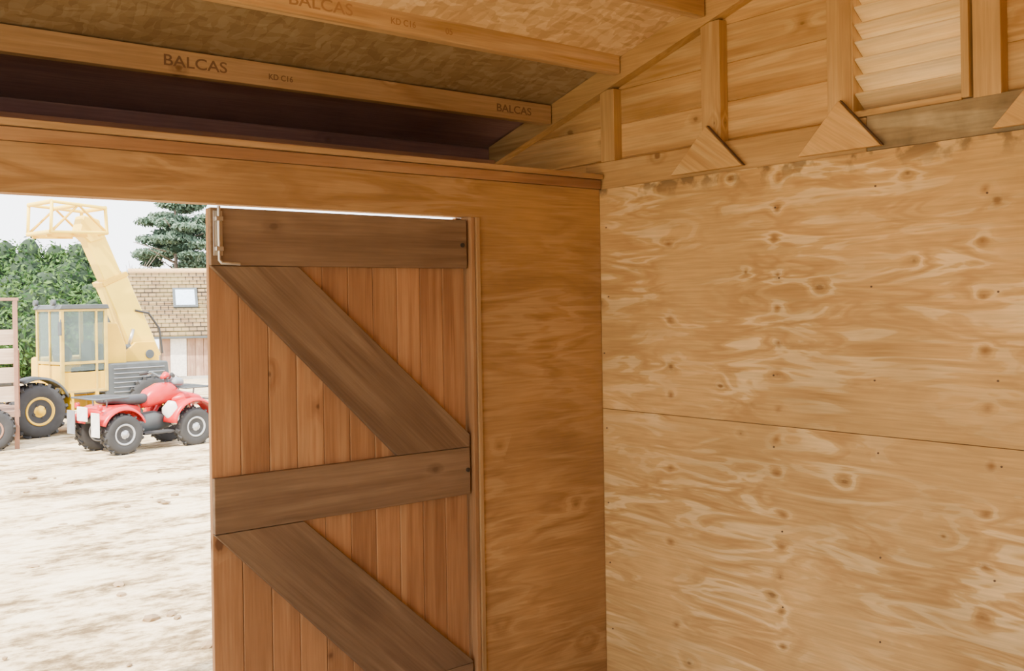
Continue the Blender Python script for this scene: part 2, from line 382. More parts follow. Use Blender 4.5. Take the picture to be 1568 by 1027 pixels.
# ---- door leaf
d=empty('door_1')
xl,xr=-1.776,-0.722
nb=10; bw=(xr-xl)/nb
for i in range(nb):
    a=xl+i*bw
    box('tongue_groove_board_%d'%(i+1),(a+0.0008,a+bw-0.0008),(0.036,0.058),(0.03,2.0),'redboard',d,0.003)
box('rail_top',(xl,xr),(0.012,0.036),(1.808,2.001),'ledge',d,0.003)
box('rail_middle',(xl,xr),(0.012,0.036),(0.912,1.098),'ledge',d,0.003)
box('rail_bottom',(xl,xr),(0.012,0.036),(0.06,0.24),'ledge',d,0.003)
prism('brace_upper',[(xl,1.806),(-1.456,1.806),(xr,1.15),(xr,1.10),(-1.06,1.10)],'y',0.012,0.035,'ledge',d,bev=0.002,ang=math.radians(43))
prism('brace_lower',[(xl,0.91),(-1.45,0.91),(xr,0.25),(xr,0.242),(-1.13,0.242)],'y',0.012,0.035,'ledge',d,bev=0.002,ang=math.radians(44))
galv=plain('galvanised_steel',(0.55,0.52,0.46),0.35,0.8,0.1)
dkm=plain('dark_metal',(0.05,0.045,0.04),0.5,0.6)
tube('drop_bolt_rod',[(-1.752,0.0,2.005),(-1.752,0.0,1.825),(-1.745,-0.004,1.815),(-1.685,-0.012,1.812)],0.006,galv,d)
box('bolt_keep_top',(-1.765,-1.739),(-0.008,0.012),(1.955,1.97),galv,d,0.002)
box('bolt_keep_low',(-1.765,-1.739),(-0.008,0.012),(1.855,1.87),galv,d,0.002)
box('bolt_plate',(-1.768,-1.736),(0.008,0.012),(1.84,1.99),galv,d,0.001)
for (bx,bz) in ((-0.745,1.90),(-0.735,1.01)):
    cyl('bolt_head_%d'%int(-bx*100+bz*1000),(bx,0.014,bz),(bx,0.006,bz),0.009,dkm,d,seg=10)

# ---- right wall
wr=empty('wall_right')
box('plywood_sheet_lower',(0.0,0.012),(-2.44,-0.001),(0.0,1.1965),wood('ply','y'),wr,0.001)
box('plywood_sheet_upper',(0.0,0.012),(-2.44,-0.001),(1.1995,2.163),wood('ply','y'),wr,0.001)
box('plywood_sheet_lower_b',(0.0,0.012),(YB,-2.443),(0.0,1.1965),wood('ply','y'),wr,0.001)
box('plywood_sheet_upper_b',(0.0,0.012),(YB,-2.443),(1.1995,2.163),wood('ply','y'),wr,0.001)
box('top_plate',(0.012,0.06),(-1.30,0.1),(2.16,2.283),wood('stud','y'),wr,0.003)
box('top_plate_b',(0.0125,0.06),(YB,-1.302),(2.165,2.288),wood('grey','y'),wr,0.003)
box('backing',(0.0125,0.06),(YB,0.1),(0,2.16),wood('stud','y'),wr)
def row(i,z0,z1,y0=YB,y1=0.82,tag=''):
    def ylim(z): return RIDGE_Y+ (roof_z(RIDGE_Y)-z)/SL
    a0=min(y1,ylim(z0)); a1=min(y1,ylim(z1))
    b0=max(y0,2*RIDGE_Y-ylim(z0)); b1=max(y0,2*RIDGE_Y-ylim(z1))
    if a0<=b0: return
    pts=[(b0,z0),(a0,z0),(a1,z1),(b1,z1)] if a1>b1+0.02 else [(b0,z0),(a0,z0),((a1+b1)/2,z1)]
    prism('cladding_board_%d%s'%(i,tag),pts,'x',0.06,0.078,wood('clad','y'),wr,bev=0.0055)
k=0; z=2.145
while z<roof_z(RIDGE_Y)-0.02:
    z1=min(z+0.152,roof_z(RIDGE_Y)-0.002)
    if z<2.28: row(k,z,z1)
    elif z<2.95:
        row(k,z,z1,y0=-1.245); row(k,z,z1,y1=-1.668,tag='b')
    else: row(k,z,z1)
    k+=1; z+=0.1521
box('cladding_outer_lower',(0.06,0.078),(YB,0.1),(-0.1,2.1449),wood('clad','y'),wr)
def stud(name,y0,y1,z0=2.284):
    box(name,(0.012,0.06),(y0,y1),(z0,roof_z((y0+y1)/2)-0.10),'stud',wr,0.003)
stud('gable_stud_1',-0.085,0.0)
stud('gable_stud_2',-0.672,-0.577)
stud('gable_stud_3',-1.247,-1.150)
stud('gable_stud_4',-1.760,-1.672)
stud('gable_stud_5',-2.45,-2.36)
def rafter(name,x0,x1,parent,ya=0.80,yb=RIDGE_Y,dep=0.10):
    prism(name,[(ya,roof_z(ya)-dep),(ya,roof_z(ya)-0.002),(yb,roof_z(yb)-0.002),(yb,roof_z(yb)-dep)],'x',x0,x1,'stud',parent,grain='y')
rafter('gable_rafter_front',0.005,0.058,wr)
rafter('gable_rafter_back',0.005,0.058,wr,ya=YB-0.5,yb=RIDGE_Y)
def gusset(i,ya,yb,yc,z0=2.176,z1=2.35):
    prism('gusset_%d'%i,[(ya,z0),(yc,z1),(yb,z0)],'x',-0.022,-0.0005,wood('clad','y'),wr,bev=0.002,ang=0.6)
    board('gusset_edge_%d'%i,(-0.010,yc-0.004,z1+0.001),(-0.010,yb-0.004,z0+0.001),0.002,0.014,(0,0.7,0.7),plain('bark_edge',(0.12,0.07,0.035),0.9),wr,0)
gusset(1,-0.438,-0.797,-0.624); gusset(2,-1.045,-1.372,-1.215); gusset(3,-1.745,-2.08,-1.91)
bm=bmesh.new()
for yy in (-0.035,-0.925,-1.33,-1.73,-2.1):
    for zz in [0.2+0.3*i+random.uniform(-.05,.05) for i in range(7)]:
        if abs(zz-1.198)<0.02: zz+=0.03
        bmesh.ops.create_cone(bm,cap_ends=True,segments=8,radius1=0.0035,radius2=0.0035,depth=0.003,matrix=Matrix.Translation((-0.001,yy+random.uniform(-.02,.02),zz))@Matrix.Rotation(math.pi/2,4,'Y'))
mkobj('nail_heads',bm,plain('nail',(0.14,0.08,0.045),0.6,0.3),wr)

# louvre vent
lv=empty('louvre_vent')
y0,y1=-1.640,-1.250; zb,zt=2.315,2.93
box('frame_left',(0.012,0.13),(y1-0.004,y1+0.0025),(zb-0.02,zt),'stud',lv,0.001)
box('frame_right',(0.0,0.13),(y0-0.026,y0),(zb-0.025,zt),'stud',lv,0.002)
box('sill',(0.002,0.13),(y0,y1-0.004),(zb-0.03,zb-0.008),wood('stud','y'),lv,0.002)
box('head',(0.002,0.13),(y0,y1),(zt,zt+0.02),wood('stud','y'),lv,0.002)
z=zb
i=0
while z<zt-0.03:
    board('slat_%d'%i,(0.062,y0+0.001,z+0.024),(0.062,y1-0.005,z+0.024),0.104,0.009,(-0.78,0,0.62),'slat',lv,0.002)
    z+=0.060; i+=1

# ---- roof
cl=empty('ceiling')
felt=plain('roof_felt',(0.08,0.08,0.08),0.9)
def slab(name,ya,yb,off=0.0,mat=None):
    prism(name,[(ya,roof_z(ya)+off),(ya,roof_z(ya)+off+0.018),(yb,roof_z(yb)+off+0.018),(yb,roof_z(yb)+off)],'x',XL-0.2,0.25,mat or OSB,cl)
slab('canopy_board_shaded',0.86,0.352,mat=wood('dark','x')); slab('osb_sheet_1',0.350,-0.118,mat=OSBD); slab('osb_sheet_2',-0.121,-1.59); slab('osb_sheet_3',-1.594,RIDGE_Y); slab('osb_back',RIDGE_Y,-4.6)  # canopy board and first OSB sheet have shade painted in by darker tones
slab('felt_front',0.90,RIDGE_Y,0.0185,felt); slab('felt_back',RIDGE_Y,-4.65,0.0185,felt)
box('ridge_beam',(XL,0.0),(RIDGE_Y-0.025,RIDGE_Y+0.025),(roof_z(RIDGE_Y)-0.2,roof_z(RIDGE_Y)-0.01),'joist',cl,0.003)
ey=empty('eaves_canopy')
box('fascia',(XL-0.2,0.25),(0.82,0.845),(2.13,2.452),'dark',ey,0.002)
box('soffit_bounce_block',(XL-0.2,0.0),(0.096,0.819),(2.19,2.202),'dark',ey)  # added out of sight to stop bounce light brightening the canopy
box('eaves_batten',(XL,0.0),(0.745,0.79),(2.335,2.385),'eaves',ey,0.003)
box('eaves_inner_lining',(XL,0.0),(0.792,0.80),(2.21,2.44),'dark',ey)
ink=plain('stamp_ink',(0.38,0.21,0.09),0.9); ink2=plain('stamp_ink_dark',(0.21,0.115,0.055),0.9)
def purlin(y,zb,h=0.094,texts=(),mat='joist',ik=None):
    e=empty('roof_purlin')
    box('timber',(XL,-0.004),(y,y+0.045),(zb,zb+h-0.006),mat,e,0.003)
    for n,(x,s,size,w) in enumerate(texts):
        text('grade_stamp_%d'%n,s,(x,y-0.0004,zb+0.028),size,ik or ink,e,w)
purlin(0.308,2.498,texts=((-1.82,'BALCAS',0.056,1.2),(-1.42,'KD C16',0.030,1.0),(-0.33,'BALCAS',0.048,1.2)),mat='joist_dk',ik=ink2)  # darker timber tone here paints the eaves shade onto the purlin
purlin(-0.143,2.648,texts=((-1.56,'BALCAS',0.058,1.2),(-1.16,'KD C16',0.032,1.0),(-0.92,'05',0.034,1.0)))
purlin(-0.616,2.784,texts=((-0.9,'BALCAS',0.055,1.1),))
purlin(-1.08,2.916); purlin(-1.5,3.03)
purlin(-2.3,3.02); purlin(-2.8,2.88); purlin(-3.3,2.74)

# ---- left + back walls (behind the viewer; open left bay and back-wall slot are added to let in light)
wl=empty('wall_left')
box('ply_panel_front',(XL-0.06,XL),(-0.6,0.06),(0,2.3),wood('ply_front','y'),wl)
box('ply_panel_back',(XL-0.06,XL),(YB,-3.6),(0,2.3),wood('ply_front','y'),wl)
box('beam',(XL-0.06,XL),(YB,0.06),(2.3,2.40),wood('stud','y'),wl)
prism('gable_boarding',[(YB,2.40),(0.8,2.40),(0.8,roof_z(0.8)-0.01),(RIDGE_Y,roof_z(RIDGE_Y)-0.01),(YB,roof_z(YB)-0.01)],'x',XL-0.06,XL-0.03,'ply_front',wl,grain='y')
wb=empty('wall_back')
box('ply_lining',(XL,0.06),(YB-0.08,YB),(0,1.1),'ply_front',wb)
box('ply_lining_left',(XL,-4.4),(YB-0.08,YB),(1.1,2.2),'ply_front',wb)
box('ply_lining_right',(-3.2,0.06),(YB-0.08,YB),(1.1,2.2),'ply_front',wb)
box('beam',(XL,0.06),(YB-0.08,YB),(2.2,2.66),'stud',wb)

# ================================================================= outdoors
red=plain('red_plastic',(0.52,0.008,0.012),0.35,var=0.08)
blk=plain('black_rubber',(0.03,0.03,0.032),0.85,var=0.2)
seatm=plain('seat_vinyl',(0.03,0.03,0.035),0.6)
gry=plain('grey_plastic',(0.20,0.21,0.23),0.5)
rimm=plain('rim_silver',(0.40,0.41,0.43),0.4,0.4)
wht=plain('white_plastic',(0.70,0.67,0.62),0.4)
yel=plain('yellow_paint',(0.72,0.43,0.006),0.45,var=0.12,scale=3)
yelp=plain('boom_yellow',(0.86,0.60,0.04),0.45,var=0.08,scale=2)
crm=plain('cab_yellow',(0.56,0.38,0.05),0.5)
dg=plain('dark_grey_paint',(0.06,0.07,0.075),0.6)
def glass(name,c):
    m,nt,b=newmat(name)
    b.inputs['Base Color'].default_value=(*c,1); b.inputs['Roughness'].default_value=0.05
    b.inputs['Transmission Weight'].default_value=0.85; b.inputs['IOR'].default_value=1.1
    return m
gl=glass('cab_glass',(0.50,0.62,0.60))

# ---- quad bike (x forward, y left)
q=empty('quad_bike',(1.42,10.1,-0.13),math.radians(10))
R=0.248
for nm,x,y in (('wheel_rear_right',-0.5,-0.34),('wheel_rear_left',-0.5,0.34),('wheel_front_right',0.5,-0.34),('wheel_front_left',0.5,0.34)):
    wheel(nm,(x,y,R),R,0.19 if x<0 else 0.16,blk,rimm,q,lugs=16,lugd=0.012)
cyl('rear_axle',(-0.5,-0.3,R),(-0.5,0.3,R),0.03,dg,q); cyl('front_axle',(0.5,-0.3,R),(0.5,0.3,R),0.02,dg,q)
loft('engine_block',[(-0.35,0,0.30,0.10,0.08),(-0.2,0,0.32,0.15,0.13),(0.1,0,0.33,0.15,0.14),(0.3,0,0.33,0.10,0.10)],dg,q)
for s in (-1,1):
    tube('frame_rail_%d'%s,[(-0.55,s*.1,.38),(-.25,s*.14,.2),(.3,s*.14,.2),(.62,s*.1,.34),(.66,s*.08,.5)],0.016,dg,q)
    box('footrest_%d'%s,(-0.2,0.22),(s*0.26-0.09,s*0.26+0.09),(0.2,0.23),blk,q,0.008)
    fender('rear_fender_%d'%s,-0.5,R+0.03,0.31,math.radians(20),math.radians(160),min(s*0.10,s*0.44),max(s*0.10,s*0.44),red,q)
    fender('front_fender_%d'%s,0.5,R+0.05,0.33,math.radians(10),math.radians(175),min(s*0.12,s*0.44),max(s*0.12,s*0.44),red,q)
    loft('leg_guard_%d'%s,[(0.14,s*0.20,0.48,0.02,0.04),(0.20,s*0.26,0.48,0.08,0.13),(0.25,s*0.28,0.44,0.10,0.16),(0.29,s*0.28,0.40,0.08,0.10)],wht if s<0 else red,q)
    tube('shock_%d'%s,[(0.46,s*.2,.26),(0.44,s*.11,.56)],0.03,red,q)
loft('fuel_tank',[(-0.08,0,0.58,0.08,0.06),(0.02,0,0.64,0.14,0.12),(0.18,0,0.69,0.17,0.14),(0.34,0,0.70,0.16,0.13),(0.48,0,0.64,0.12,0.08)],red,q)
loft('seat',[(-0.62,0,0.65,0.10,0.03),(-0.52,0,0.67,0.16,0.06),(-0.3,0,0.64,0.16,0.07),(-0.05,0,0.64,0.12,0.065),(0.06,0,0.68,0.08,0.04)],seatm,q)
loft('rear_body',[(-0.72,0,0.52,0.2,0.04),(-0.6,0,0.54,0.26,0.06),(-0.35,0,0.54,0.24,0.07),(-0.15,0,0.50,0.16,0.07)],red,q)
loft('front_nose',[(0.30,0,0.60,0.16,0.06),(0.5,0,0.64,0.26,0.07),(0.66,0,0.60,0.28,0.07),(0.76,0,0.54,0.2,0.05)],red,q)
loft('headlight_pod',[(0.36,0,0.82,0.08,0.04),(0.42,0,0.84,0.11,0.06),(0.50,0,0.83,0.10,0.055),(0.53,0,0.82,0.07,0.04)],gry,q)
tube('steering_column',[(0.42,0,0.45),(0.30,0,0.88)],0.022,dg,q)
tube('handlebar',[(0.18,-0.40,0.94),(0.24,-0.25,0.96),(0.30,-0.10,0.89),(0.30,0.10,0.89),(0.24,0.25,0.96),(0.18,0.40,0.94)],0.015,dg,q)
for s in (-1,1):
    cyl('grip_%d'%s,(0.17,s*0.42,0.938),(0.22,s*0.30,0.957),0.023,blk,q)
    tube('brake_lever_%d'%s,[(0.27,s*.28,.95),(0.27,s*.40,.92)],0.007,galv,q)
loft('instrument_pod',[(0.24,0,0.90,0.03,0.02),(0.30,0,0.93,0.07,0.045),(0.36,0,0.91,0.05,0.03)],red,q)
for nm,xa,xb,zz in (('rear_rack',-0.82,-0.40,0.70),('front_rack',0.40,0.80,0.76)):
    tube(nm+'_frame',[(xa,-.33,zz),(xb,-.33,zz),(xb,.33,zz),(xa,.33,zz)],0.011,dg,q,True)
    for j in range(5):
        yy=-0.22+0.11*j; tube(nm+'_bar_%d'%j,[(xa,yy,zz),(xb,yy,zz)],0.007,dg,q)
    for s in (-1,1): tube(nm+'_stay_%d'%s,[((xa+xb)/2,s*.2,zz),((xa+xb)/2,s*.16,zz-.18)],0.01,dg,q)
tube('front_bumper',[(0.6,-.2,.3),(0.82,-.22,.38),(0.84,-.2,.58),(0.84,.2,.58),(0.82,.22,.38),(0.6,.2,.3)],0.016,dg,q)
box('number_plate',(-0.85,-0.83),(-0.13,0.13),(0.42,0.60),wht,q,0.01)
for s in (-1,1): box('rear_mudflap_%d'%s,(-0.84,-0.825),(s*0.32-0.1,s*0.32+0.1),(0.24,0.54),wht if s<0 else gry,q,0.004)
for s in (-1,1): cyl('tail_lamp_%d'%s,(-0.74,s*.3,.60),(-0.78,s*.3,.60),.035,red,q)
cyl('exhaust',(-0.75,0.16,0.42),(-0.3,0.16,0.40),0.05,dg,q)

# ---- telehandler (x along machine to the rear, y away)
T=empty('telehandler',(1.49,12.37,-0.13),math.radians(10))
wheel('wheel_front_near',(-0.88,0.05,0.38),0.38,0.28,blk,yel,T,lugs=18,lugd=0.025)
wheel('wheel_front_far',(-0.88,1.35,0.38),0.38,0.28,blk,yel,T,lugs=18,lugd=0.025)
wheel('wheel_rear_near',(0.85,0.05,0.38),0.38,0.28,blk,yel,T,lugs=18,lugd=0.025)
wheel('wheel_rear_far',(0.85,1.35,0.38),0.38,0.28,blk,yel,T,lugs=18,lugd=0.025)
box('chassis',(-1.2,1.25),(0.3,1.2),(0.32,0.62),yel,T,0.02)
box('front_axle',(-0.95,-0.8),(0.1,1.3),(0.3,0.46),dg,T,0.01); box('rear_axle',(0.78,0.93),(0.1,1.3),(0.3,0.46),dg,T,0.01)
fender('front_mudguard',-0.88,0.4,0.47,math.radians(20),math.radians(120),-0.08,0.25,dg,T,0.02)
box('step',(-0.42,0.0),(-0.08,0.25),(0.22,0.26),dg,T,0.008); box('step_side',(-0.42,-0.38),(-0.06,0.25),(0.26,0.6),yel,T,0.004); box('step_side_b',(-0.04,0.0),(-0.06,0.25),(0.26,0.6),yel,T,0.004)
cx0,cx1,cy0,cy1,cz0,cz1=-0.52,0.14,0.0,0.78,0.60,1.83
for i,(x,y) in enumerate(((cx0,cy0),(cx1,cy0),(cx0,cy1),(cx1,cy1))):
    box('cab_pillar_%d'%i,(x-0.025,x+0.025),(y-0.025,y+0.025),(cz0,cz1),crm,T,0.006)
box('cab_mid_pillar',(-0.02,0.01),(cy0-0.02,cy0+0.02),(cz0,cz1),crm,T,0.004)
prism('cab_roof',[(cx0-0.06,cz1),(cx1+0.05,cz1),(cx1+0.02,cz1+0.07),(cx0-0.02,cz1+0.07)],'y',cy0-0.05,cy1+0.05,dg,T,bev=0.01)
for zz in (cz0,1.02,cz1-0.03):
    box('cab_rail_near_%d'%int(zz*100),(cx0,cx1),(cy0-0.02,cy0+0.02),(zz,zz+0.04),crm,T,0.004)
    box('cab_rail_front_%d'%int(zz*100),(cx0-0.02,cx0+0.02),(cy0,cy1),(zz,zz+0.04),crm,T,0.004)
    box('cab_rail_far_%d'%int(zz*100),(cx0,cx1),(cy1-0.02,cy1+0.02),(zz,zz+0.04),crm,T,0.004)
box('cab_panel_near',(cx0,cx1),(cy0-0.008,cy0+0.01),(cz0,0.90),yel,T,0.004)
box('cab_panel_front',(cx0-0.01,cx0+0.01),(cy0,cy1),(cz0,1.0),yel,T,0.004)
box('cab_front_mullion',(cx0-0.015,cx0+0.015),(0.36,0.40),(1.0,cz1),crm,T,0.004)
box('cab_glass_near',(cx0,cx1),(cy0,cy0+0.006),(0.92,cz1),gl,T)
box('cab_glass_front',(cx0,cx0+0.006),(cy0,cy1),(1.02,cz1),gl,T)
box('cab_rear_panel',(cx1-0.01,cx1+0.01),(cy0,cy1),(cz0,1.3),dg,T,0.003)
box('cab_floor',(cx0,cx1),(cy0,cy1),(cz0-0.02,cz0+0.02),dg,T)
box('driver_seat_base',(-0.15,0.08),(0.25,0.55),(0.8,0.95),blk,T,0.03); box('driver_seat_back',(0.04,0.1),(0.25,0.55),(0.92,1.35),blk,T,0.03)
lathe('steering_wheel',[(0.13,-0.01),(0.15,0),(0.13,0.01)],(-0.33,0.4,1.15),blk,T)
tube('steering_stem',[(-0.42,0.4,0.7),(-0.33,0.4,1.15)],0.02,dg,T)
prism('hood',[(0.17,0.55),(0.55,0.55),(0.55,1.25),(0.42,1.62),(0.17,1.62)],'y',0.15,0.45,yel,T,bev=0.02)
prism('side_pod',[(0.12,0.5),(1.15,0.5),(1.2,0.62),(1.15,1.0),(0.12,1.0)],'y',-0.02,0.4,dg,T,bev=0.02)
for j in range(6): box('grille_slat_%d'%j,(0.25,1.08),(-0.04,-0.018),(0.56+j*0.07,0.575+j*0.07),gry,T,0.004)
prism('rear_tower',[(0.55,0.6),(1.25,0.6),(1.25,1.1),(1.18,1.3),(0.85,1.3),(0.55,1.05)],'y',0.42,0.50,yel,T,bev=0.01)
prism('rear_tower_far',[(0.55,0.6),(1.25,0.6),(1.25,1.1),(1.18,1.3),(0.85,1.3),(0.55,1.05)],'y',0.88,0.96,yel,T,bev=0.01)
box('counterweight',(1.1,1.36),(0.3,1.2),(0.5,0.90),yel,T,0.04)
box('engine_cover_far',(-0.4,0.5),(0.98,1.35),(0.6,1.1),yel,T,0.04)
cyl('exhaust_stack',(0.75,1.15,1.0),(0.75,1.15,1.75),0.04,dg,T)
pv=Vector((1.12,0.69,1.08)); hd=Vector((0.22,0.69,3.12)); dirb=(hd-pv).normalized(); wd=Vector((dirb.z,0,-dirb.x))
m1=pv+dirb*1.35
board('boom_outer',pv-dirb*0.1,m1,0.42,0.32,wd,yelp,T,0.015)
board('boom_inner',m1-dirb*0.1,hd,0.31,0.24,wd,yelp,T,0.012)
board('boom_collar',m1-dirb*0.06,m1+dirb*0.02,0.45,0.35,wd,yel,T,0.01)
cyl('boom_pivot',(1.08,0.4,1.10),(1.08,0.98,1.10),0.07,dg,T)
cyl('lift_ram_body',(0.62,0.45,0.72),(0.78,0.50,1.25),0.055,dg,T); cyl('lift_ram_rod',(0.78,0.5,1.25),(0.86,0.52,1.5),0.03,galv,T)
tube('hydraulic_hose',[(1.35,0.5,1.1),(1.30,0.5,1.5),(1.12,0.5,1.75),(0.9,0.52,1.8)],0.018,blk,T)
prism('boom_nose',[(0.10,3.28),(0.36,3.22),(0.42,2.92),(0.2,2.85),(0.02,3.0)],'y',0.55,0.83,yelp,T,bev=0.02)
for yy in (0.3,1.08):
    tube('carriage_side_%d'%int(yy*10),[(-0.52,yy,2.98),(0.34,yy,3.0),(0.32,yy,3.38),(-0.50,yy,3.43)],0.034,yelp,T,True)
    tube('carriage_brace_%d'%int(yy*10),[(-0.52,yy,2.98),(-0.1,yy,3.40),(0.34,yy,3.0)],0.022,yel,T)
for i,(x,z) in enumerate(((-0.52,2.98),(-0.50,3.43),(0.32,3.38),(0.34,3.0),(-0.1,3.40),(-0.1,2.99))):
    tube('carriage_cross_%d'%i,[(x,0.3,z),(x,1.08,z)],0.034,yelp,T)
for yy in (0.45,0.93): board('fork_%d'%int(yy*100),(-0.52,yy,2.94),(0.1,yy,2.96),0.06,0.04,(0,0,1),yel,T,0.004)
box('mirror',(-0.60,-0.58),(-0.14,-0.04),(1.45,1.65),dg,T,0.008); tube('mirror_arm',[(-0.53,0,1.7),(-0.59,-0.09,1.6)],0.008,dg,T)
for s in (0.1,0.68): cyl('work_lamp_%d'%int(s*100),(cx0-0.05,s,1.93),(cx0-0.10,s,1.93),0.045,dg,T)

# ---- stock trailer at far left
tr=empty('livestock_trailer',(0.14,11.2,-0.13),math.radians(-12))
rusty=plain('rusty_steel',(0.26,0.13,0.08),0.8)
for i,x in enumerate((-0.02,-1.1,-2.2)):
    box('side_post_%d'%i,(x-0.025,x+0.025),(-0.03,0.03),(0.30,1.95),rusty,tr,0.004)
    box('far_post_%d'%i,(x-0.025,x+0.025),(1.17,1.23),(0.30,1.95),rusty,tr,0.004)
box('corner_leg',(-0.05,0.01),(-0.04,0.02),(0.0,0.3),rusty,tr)
for j in range(4): box('side_slat_%d'%j,(-2.25,0.0),(0.032,0.055),(0.62+0.25*j,0.82+0.25*j),'pale',tr,0.004)
box('top_rail',(-2.25,0.02),(-0.03,0.03),(1.95,1.99),rusty,tr,0.004)
box('deck',(-2.25,0.02),(-0.02,1.22),(0.42,0.50),'barn',tr,0.004)
box('tail_gate',(-0.01,0.02),(0.04,1.16),(0.52,1.3),rusty,tr,0.004)
wheel('wheel_near',(-0.32,-0.10,0.27),0.27,0.16,blk,rusty,tr); wheel('wheel_far',(-0.32,1.3,0.27),0.27,0.16,blk,rusty,tr)
wheel('wheel_near_b',(-1.1,-0.10,0.27),0.27,0.16,blk,rusty,tr)
cyl('trailer_axle',(-0.32,-0.1,0.27),(-0.32,1.3,0.27),0.03,dg,tr)

# ---- outbuilding
B=empty('outbuilding',(11.96,42.5,-1.5),math.radians(-18))
L=16
for j in range(40):
    box('wall_plank_%d'%j,(1.2+j*0.36,1.2+j*0.36+0.34),(0.0,0.08),(0,2.05),'barn',B)
box('wall_core',(1.2,15.6),(0.085,5.0),(0,2.2),plain('barn_wall',(0.25,0.18,0.14),0.9),B)
box('plinth',(1.2,15.6),(-0.03,0.0),(0,0.15),plain('block',(0.4,0.38,0.34),0.9),B)
tm=tile_mat()
rise=3.05; run=3.4
sl=math.hypot(rise,run); ang=math.atan2(rise,run)
def slope(name,flip):
    bm=bmesh.new(); bmesh.ops.create_cube(bm,size=1.0)
    for v in bm.verts: v.co=Vector(((v.co.x+0.5)*L-0.2,(v.co.y+0.5)*sl,(v.co.z)*0.1))
    M=Matrix.Translation((0,-0.35,1.95))@Matrix.Rotation(ang,4,'X')
    if flip: M=Matrix.Translation((0,-0.35+2*run,1.95))@Matrix.Diagonal((1,-1,1,1))@Matrix.Rotation(ang,4,'X')
    return mkobj(name,bm,tm,B,mw=M)
slope('tiled_roof_front',False); slope('tiled_roof_back',True)
cyl('ridge_tiles',(-0.2,run-0.35,1.95+rise+0.05),(L-0.2,run-0.35,1.95+rise+0.05),0.14,plain('ridge',(0.5,0.33,0.16),0.8),B)
Msl=Matrix.Translation((0,-0.35,1.95))@Matrix.Rotation(ang,4,'X')
def onroof(name,x0,x1,s0,s1,h0,h1,mat):
    bm=bmesh.new(); bmesh.ops.create_cube(bm,size=1.0)
    for v in bm.verts: v.co=Vector(((v.co.x+.5)*(x1-x0)+x0,(v.co.y+.5)*(s1-s0)+s0,(v.co.z+.5)*(h1-h0)+h0))
    return mkobj(name,bm,mat,B,mw=Msl)
onroof('skylight_frame',1.75,2.85,1.9,3.25,0.05,0.14,dg)
onroof('skylight_glass',1.87,2.73,2.03,3.12,0.14,0.15,plain('skylight_pane',(0.50,0.62,0.78),0.15))
for j in range(17):
    onroof('tile_course_%d'%j,-0.2,L-0.2,0.05+j*0.27,0.09+j*0.27,0.05,0.085,tm)
box('gutter',(-0.2,15.8),(-0.46,-0.36),(1.88,1.97),dg,B,0.02)
box('white_door',(1.55,2.25),(-0.03,0.0),(0.1,1.95),wht,B,0.01)

# ---- foliage
def leafmat(name,c1,c2):
    m,nt,b=newmat(name)
    g=N(nt,'ShaderNodeNewGeometry'); 
    r=ramp(nt,[(0,c1),(1,c2)]); nt.links.new(g.outputs['Random Per Island'],r.inputs[0]); nt.links.new(r.outputs[0],b.inputs['Base Color'])
    b.inputs['Roughness'].default_value=0.9; b.inputs['Specular IOR Level'].default_value=0.1
    return m
def foliage(name,blobs,mat,n,size,parent):
    bm=bmesh.new(); vol=sum(b[3]*b[4]*b[5] for b in blobs)
    for (x,y,z,a,b_,c) in blobs:
        k=int(n*a*b_*c/vol)
        for _ in range(k):
            v=Vector((random.gauss(0,1),random.gauss(0,1),random.gauss(0,1))).normalized()
            r=random.uniform(0.75,1.10)
            p=Vector((x+v.x*a*r,y+v.y*b_*r,z+v.z*c*r))
            u=(v+Vector((random.gauss(0,.8),random.gauss(0,.8),random.gauss(0,.8)))).normalized()
            t1=u.orthogonal().normalized(); t2=u.cross(t1); th=random.uniform(0,6.28)
            e1=(t1*math.cos(th)+t2*math.sin(th))*size*random.uniform(.5,1.3); e2=(-t1*math.sin(th)+t2*math.cos(th))*size*random.uniform(.2,.5)
            vs=[bm.verts.new(p+s) for s in (e1,e2,-e1,-e2)]
            bm.faces.new(vs)
    me=bpy.data.meshes.new(name); bm.to_mesh(me); bm.free(); me.materials.append(mat)
    o=bpy.data.objects.new(name,me); col.objects.link(o); o.parent=parent
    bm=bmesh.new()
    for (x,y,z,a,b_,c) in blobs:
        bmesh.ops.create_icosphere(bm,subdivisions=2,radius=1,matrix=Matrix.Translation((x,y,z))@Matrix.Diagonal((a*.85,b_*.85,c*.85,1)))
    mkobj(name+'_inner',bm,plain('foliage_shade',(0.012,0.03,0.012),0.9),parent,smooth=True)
hedge=leafmat('conifer_leaves',(0.018,0.055,0.016),(0.085,0.155,0.045))
blue=leafmat('cypress_leaves',(0.06,0.11,0.075),(0.15,0.21,0.15))
bark=plain('bark',(0.16,0.12,0.09),0.9)
def at(px,t):
    a=(px-784+2)/1537.0
    return -3.092+t*(0.628+0.778*a), -3.205+t*(0.778-0.628*a)
def ztop(py,px,t): return 1.66-((py-467)+0.0157*(px-784))/1537*t
def tree(name,px,py,t,w,mat,n=2600):
    x,y=at(px,t); zt=ztop(py,px,t); e=empty(name,(x,y,-1.5)); H=zt+1.5
    bl=[(0,0,H*0.38,w,w,H*0.36),(0,0,H*0.66,w*0.7,w*0.7,H*0.26),(0.1*w,0,H*0.86,w*0.34,w*0.34,H*0.13)]
    for _ in range(9):
        a=random.uniform(0,6.28); rr=random.uniform(.3,.7); bl.append((w*rr*math.cos(a),w*rr*math.sin(a),H*random.uniform(.3,.82),w*.36,w*.36,H*.14))
    foliage('leaves',bl,mat,n,0.16,e); cyl('trunk',(0,0,-0.1),(0,0,H*0.6),0.18,bark,e,r2=0.06)
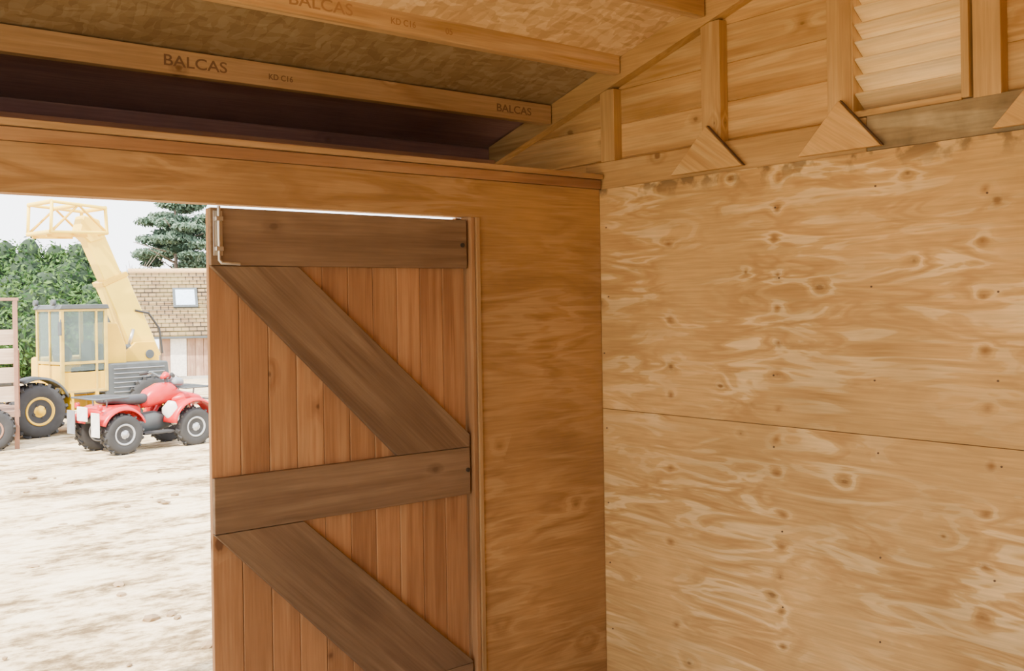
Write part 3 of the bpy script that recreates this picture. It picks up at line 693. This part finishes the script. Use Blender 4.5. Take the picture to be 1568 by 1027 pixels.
for px,py,t,w in ((-95,372,50,2.0),(-45,365,51,1.9),(0,362,50,1.9),(38,358,50,1.8),(78,368,51,1.8),(112,366,50,1.8),(146,385,52,1.7),(60,410,47,2.0),(10,415,47,2.0),(130,430,48,1.8),(180,450,52,1.5)):
    tree('conifer_tree',px,py,t,w,hedge,5200)
x,y=at(268,60); e=empty('cypress_tree',(x,y,-1.5)); 
H=ztop(305,268,60)+1.5
bl=[]
for i in range(60):
    h=random.uniform(0.42,1.0); w=3.0*(1.12-h)+1.2
    a=random.uniform(0,6.28); rr=random.uniform(.2,1.0)*w
    bl.append((rr*math.cos(a)+0.4,rr*math.sin(a),H*h,random.uniform(.5,1.0),random.uniform(.5,1.0),random.uniform(.2,.38)))
foliage('leaves',bl,blue,18000,0.15,e); cyl('trunk',(0,0,-.1),(0,0,H*.95),0.2,bark,e,r2=0.05)
for i in range(20):
    h=H*random.uniform(.4,.9); a=random.uniform(0,6.28); cyl('branch_%d'%i,(0,0,h),(2.4*math.cos(a),2.4*math.sin(a),h+.7),0.05,bark,e,r2=.02,seg=6)
x,y=at(203,55); e=empty('bare_tree',(x,y,-1.5)); H=ztop(380,203,55)+1.5
cyl('trunk',(0,0,-.1),(0,0,H*.7),.12,bark,e,r2=.05,seg=8)
for i in range(30):
    h=H*random.uniform(.35,.7); a=random.uniform(0,6.28); l=random.uniform(.6,1.5)
    cyl('twig_%d'%i,(0,0,h),(l*math.cos(a),l*math.sin(a),h+l*1.3),.035,bark,e,r2=.01,seg=5)

# ---------------------------------------------------------------- light
w=bpy.data.worlds.new('World'); scene.world=w; w.use_nodes=True
nt=w.node_tree; bg=nt.nodes['Background']
bg.inputs[0].default_value=(0.94,0.96,1.0,1); bg.inputs[1].default_value=6.2
sd=bpy.data.lights.new('sun','SUN'); sd.energy=19; sd.angle=0.01; sd.color=(1,0.91,0.76)
so=bpy.data.objects.new('sun',sd); col.objects.link(so)
S=Vector((-0.60,-0.28,0.80)).normalized()
so.rotation_euler=S.to_track_quat('Z','Y').to_euler(); so.location=(-10,-5,20)

# ---------------------------------------------------------------- camera
cd=bpy.data.cameras.new('camera'); co=bpy.data.objects.new('camera',cd); col.objects.link(co)
cd.sensor_width=36; cd.sensor_fit='HORIZONTAL'; cd.lens=35.29; cd.shift_y=-0.0297; cd.clip_start=0.05; cd.clip_end=500
yaw=math.radians(51.1); F=Vector((math.cos(yaw),math.sin(yaw),0)); r=Vector((math.sin(yaw),-math.cos(yaw),0)); up=Vector((0,0,1))
ro=math.radians(0.9); X=r*math.cos(ro)-up*math.sin(ro); Y=r*math.sin(ro)+up*math.cos(ro)
M=Matrix((X,Y,-F)).transposed().to_4x4(); M.translation=(-3.092,-3.205,1.66)
co.matrix_world=M
scene.camera=co
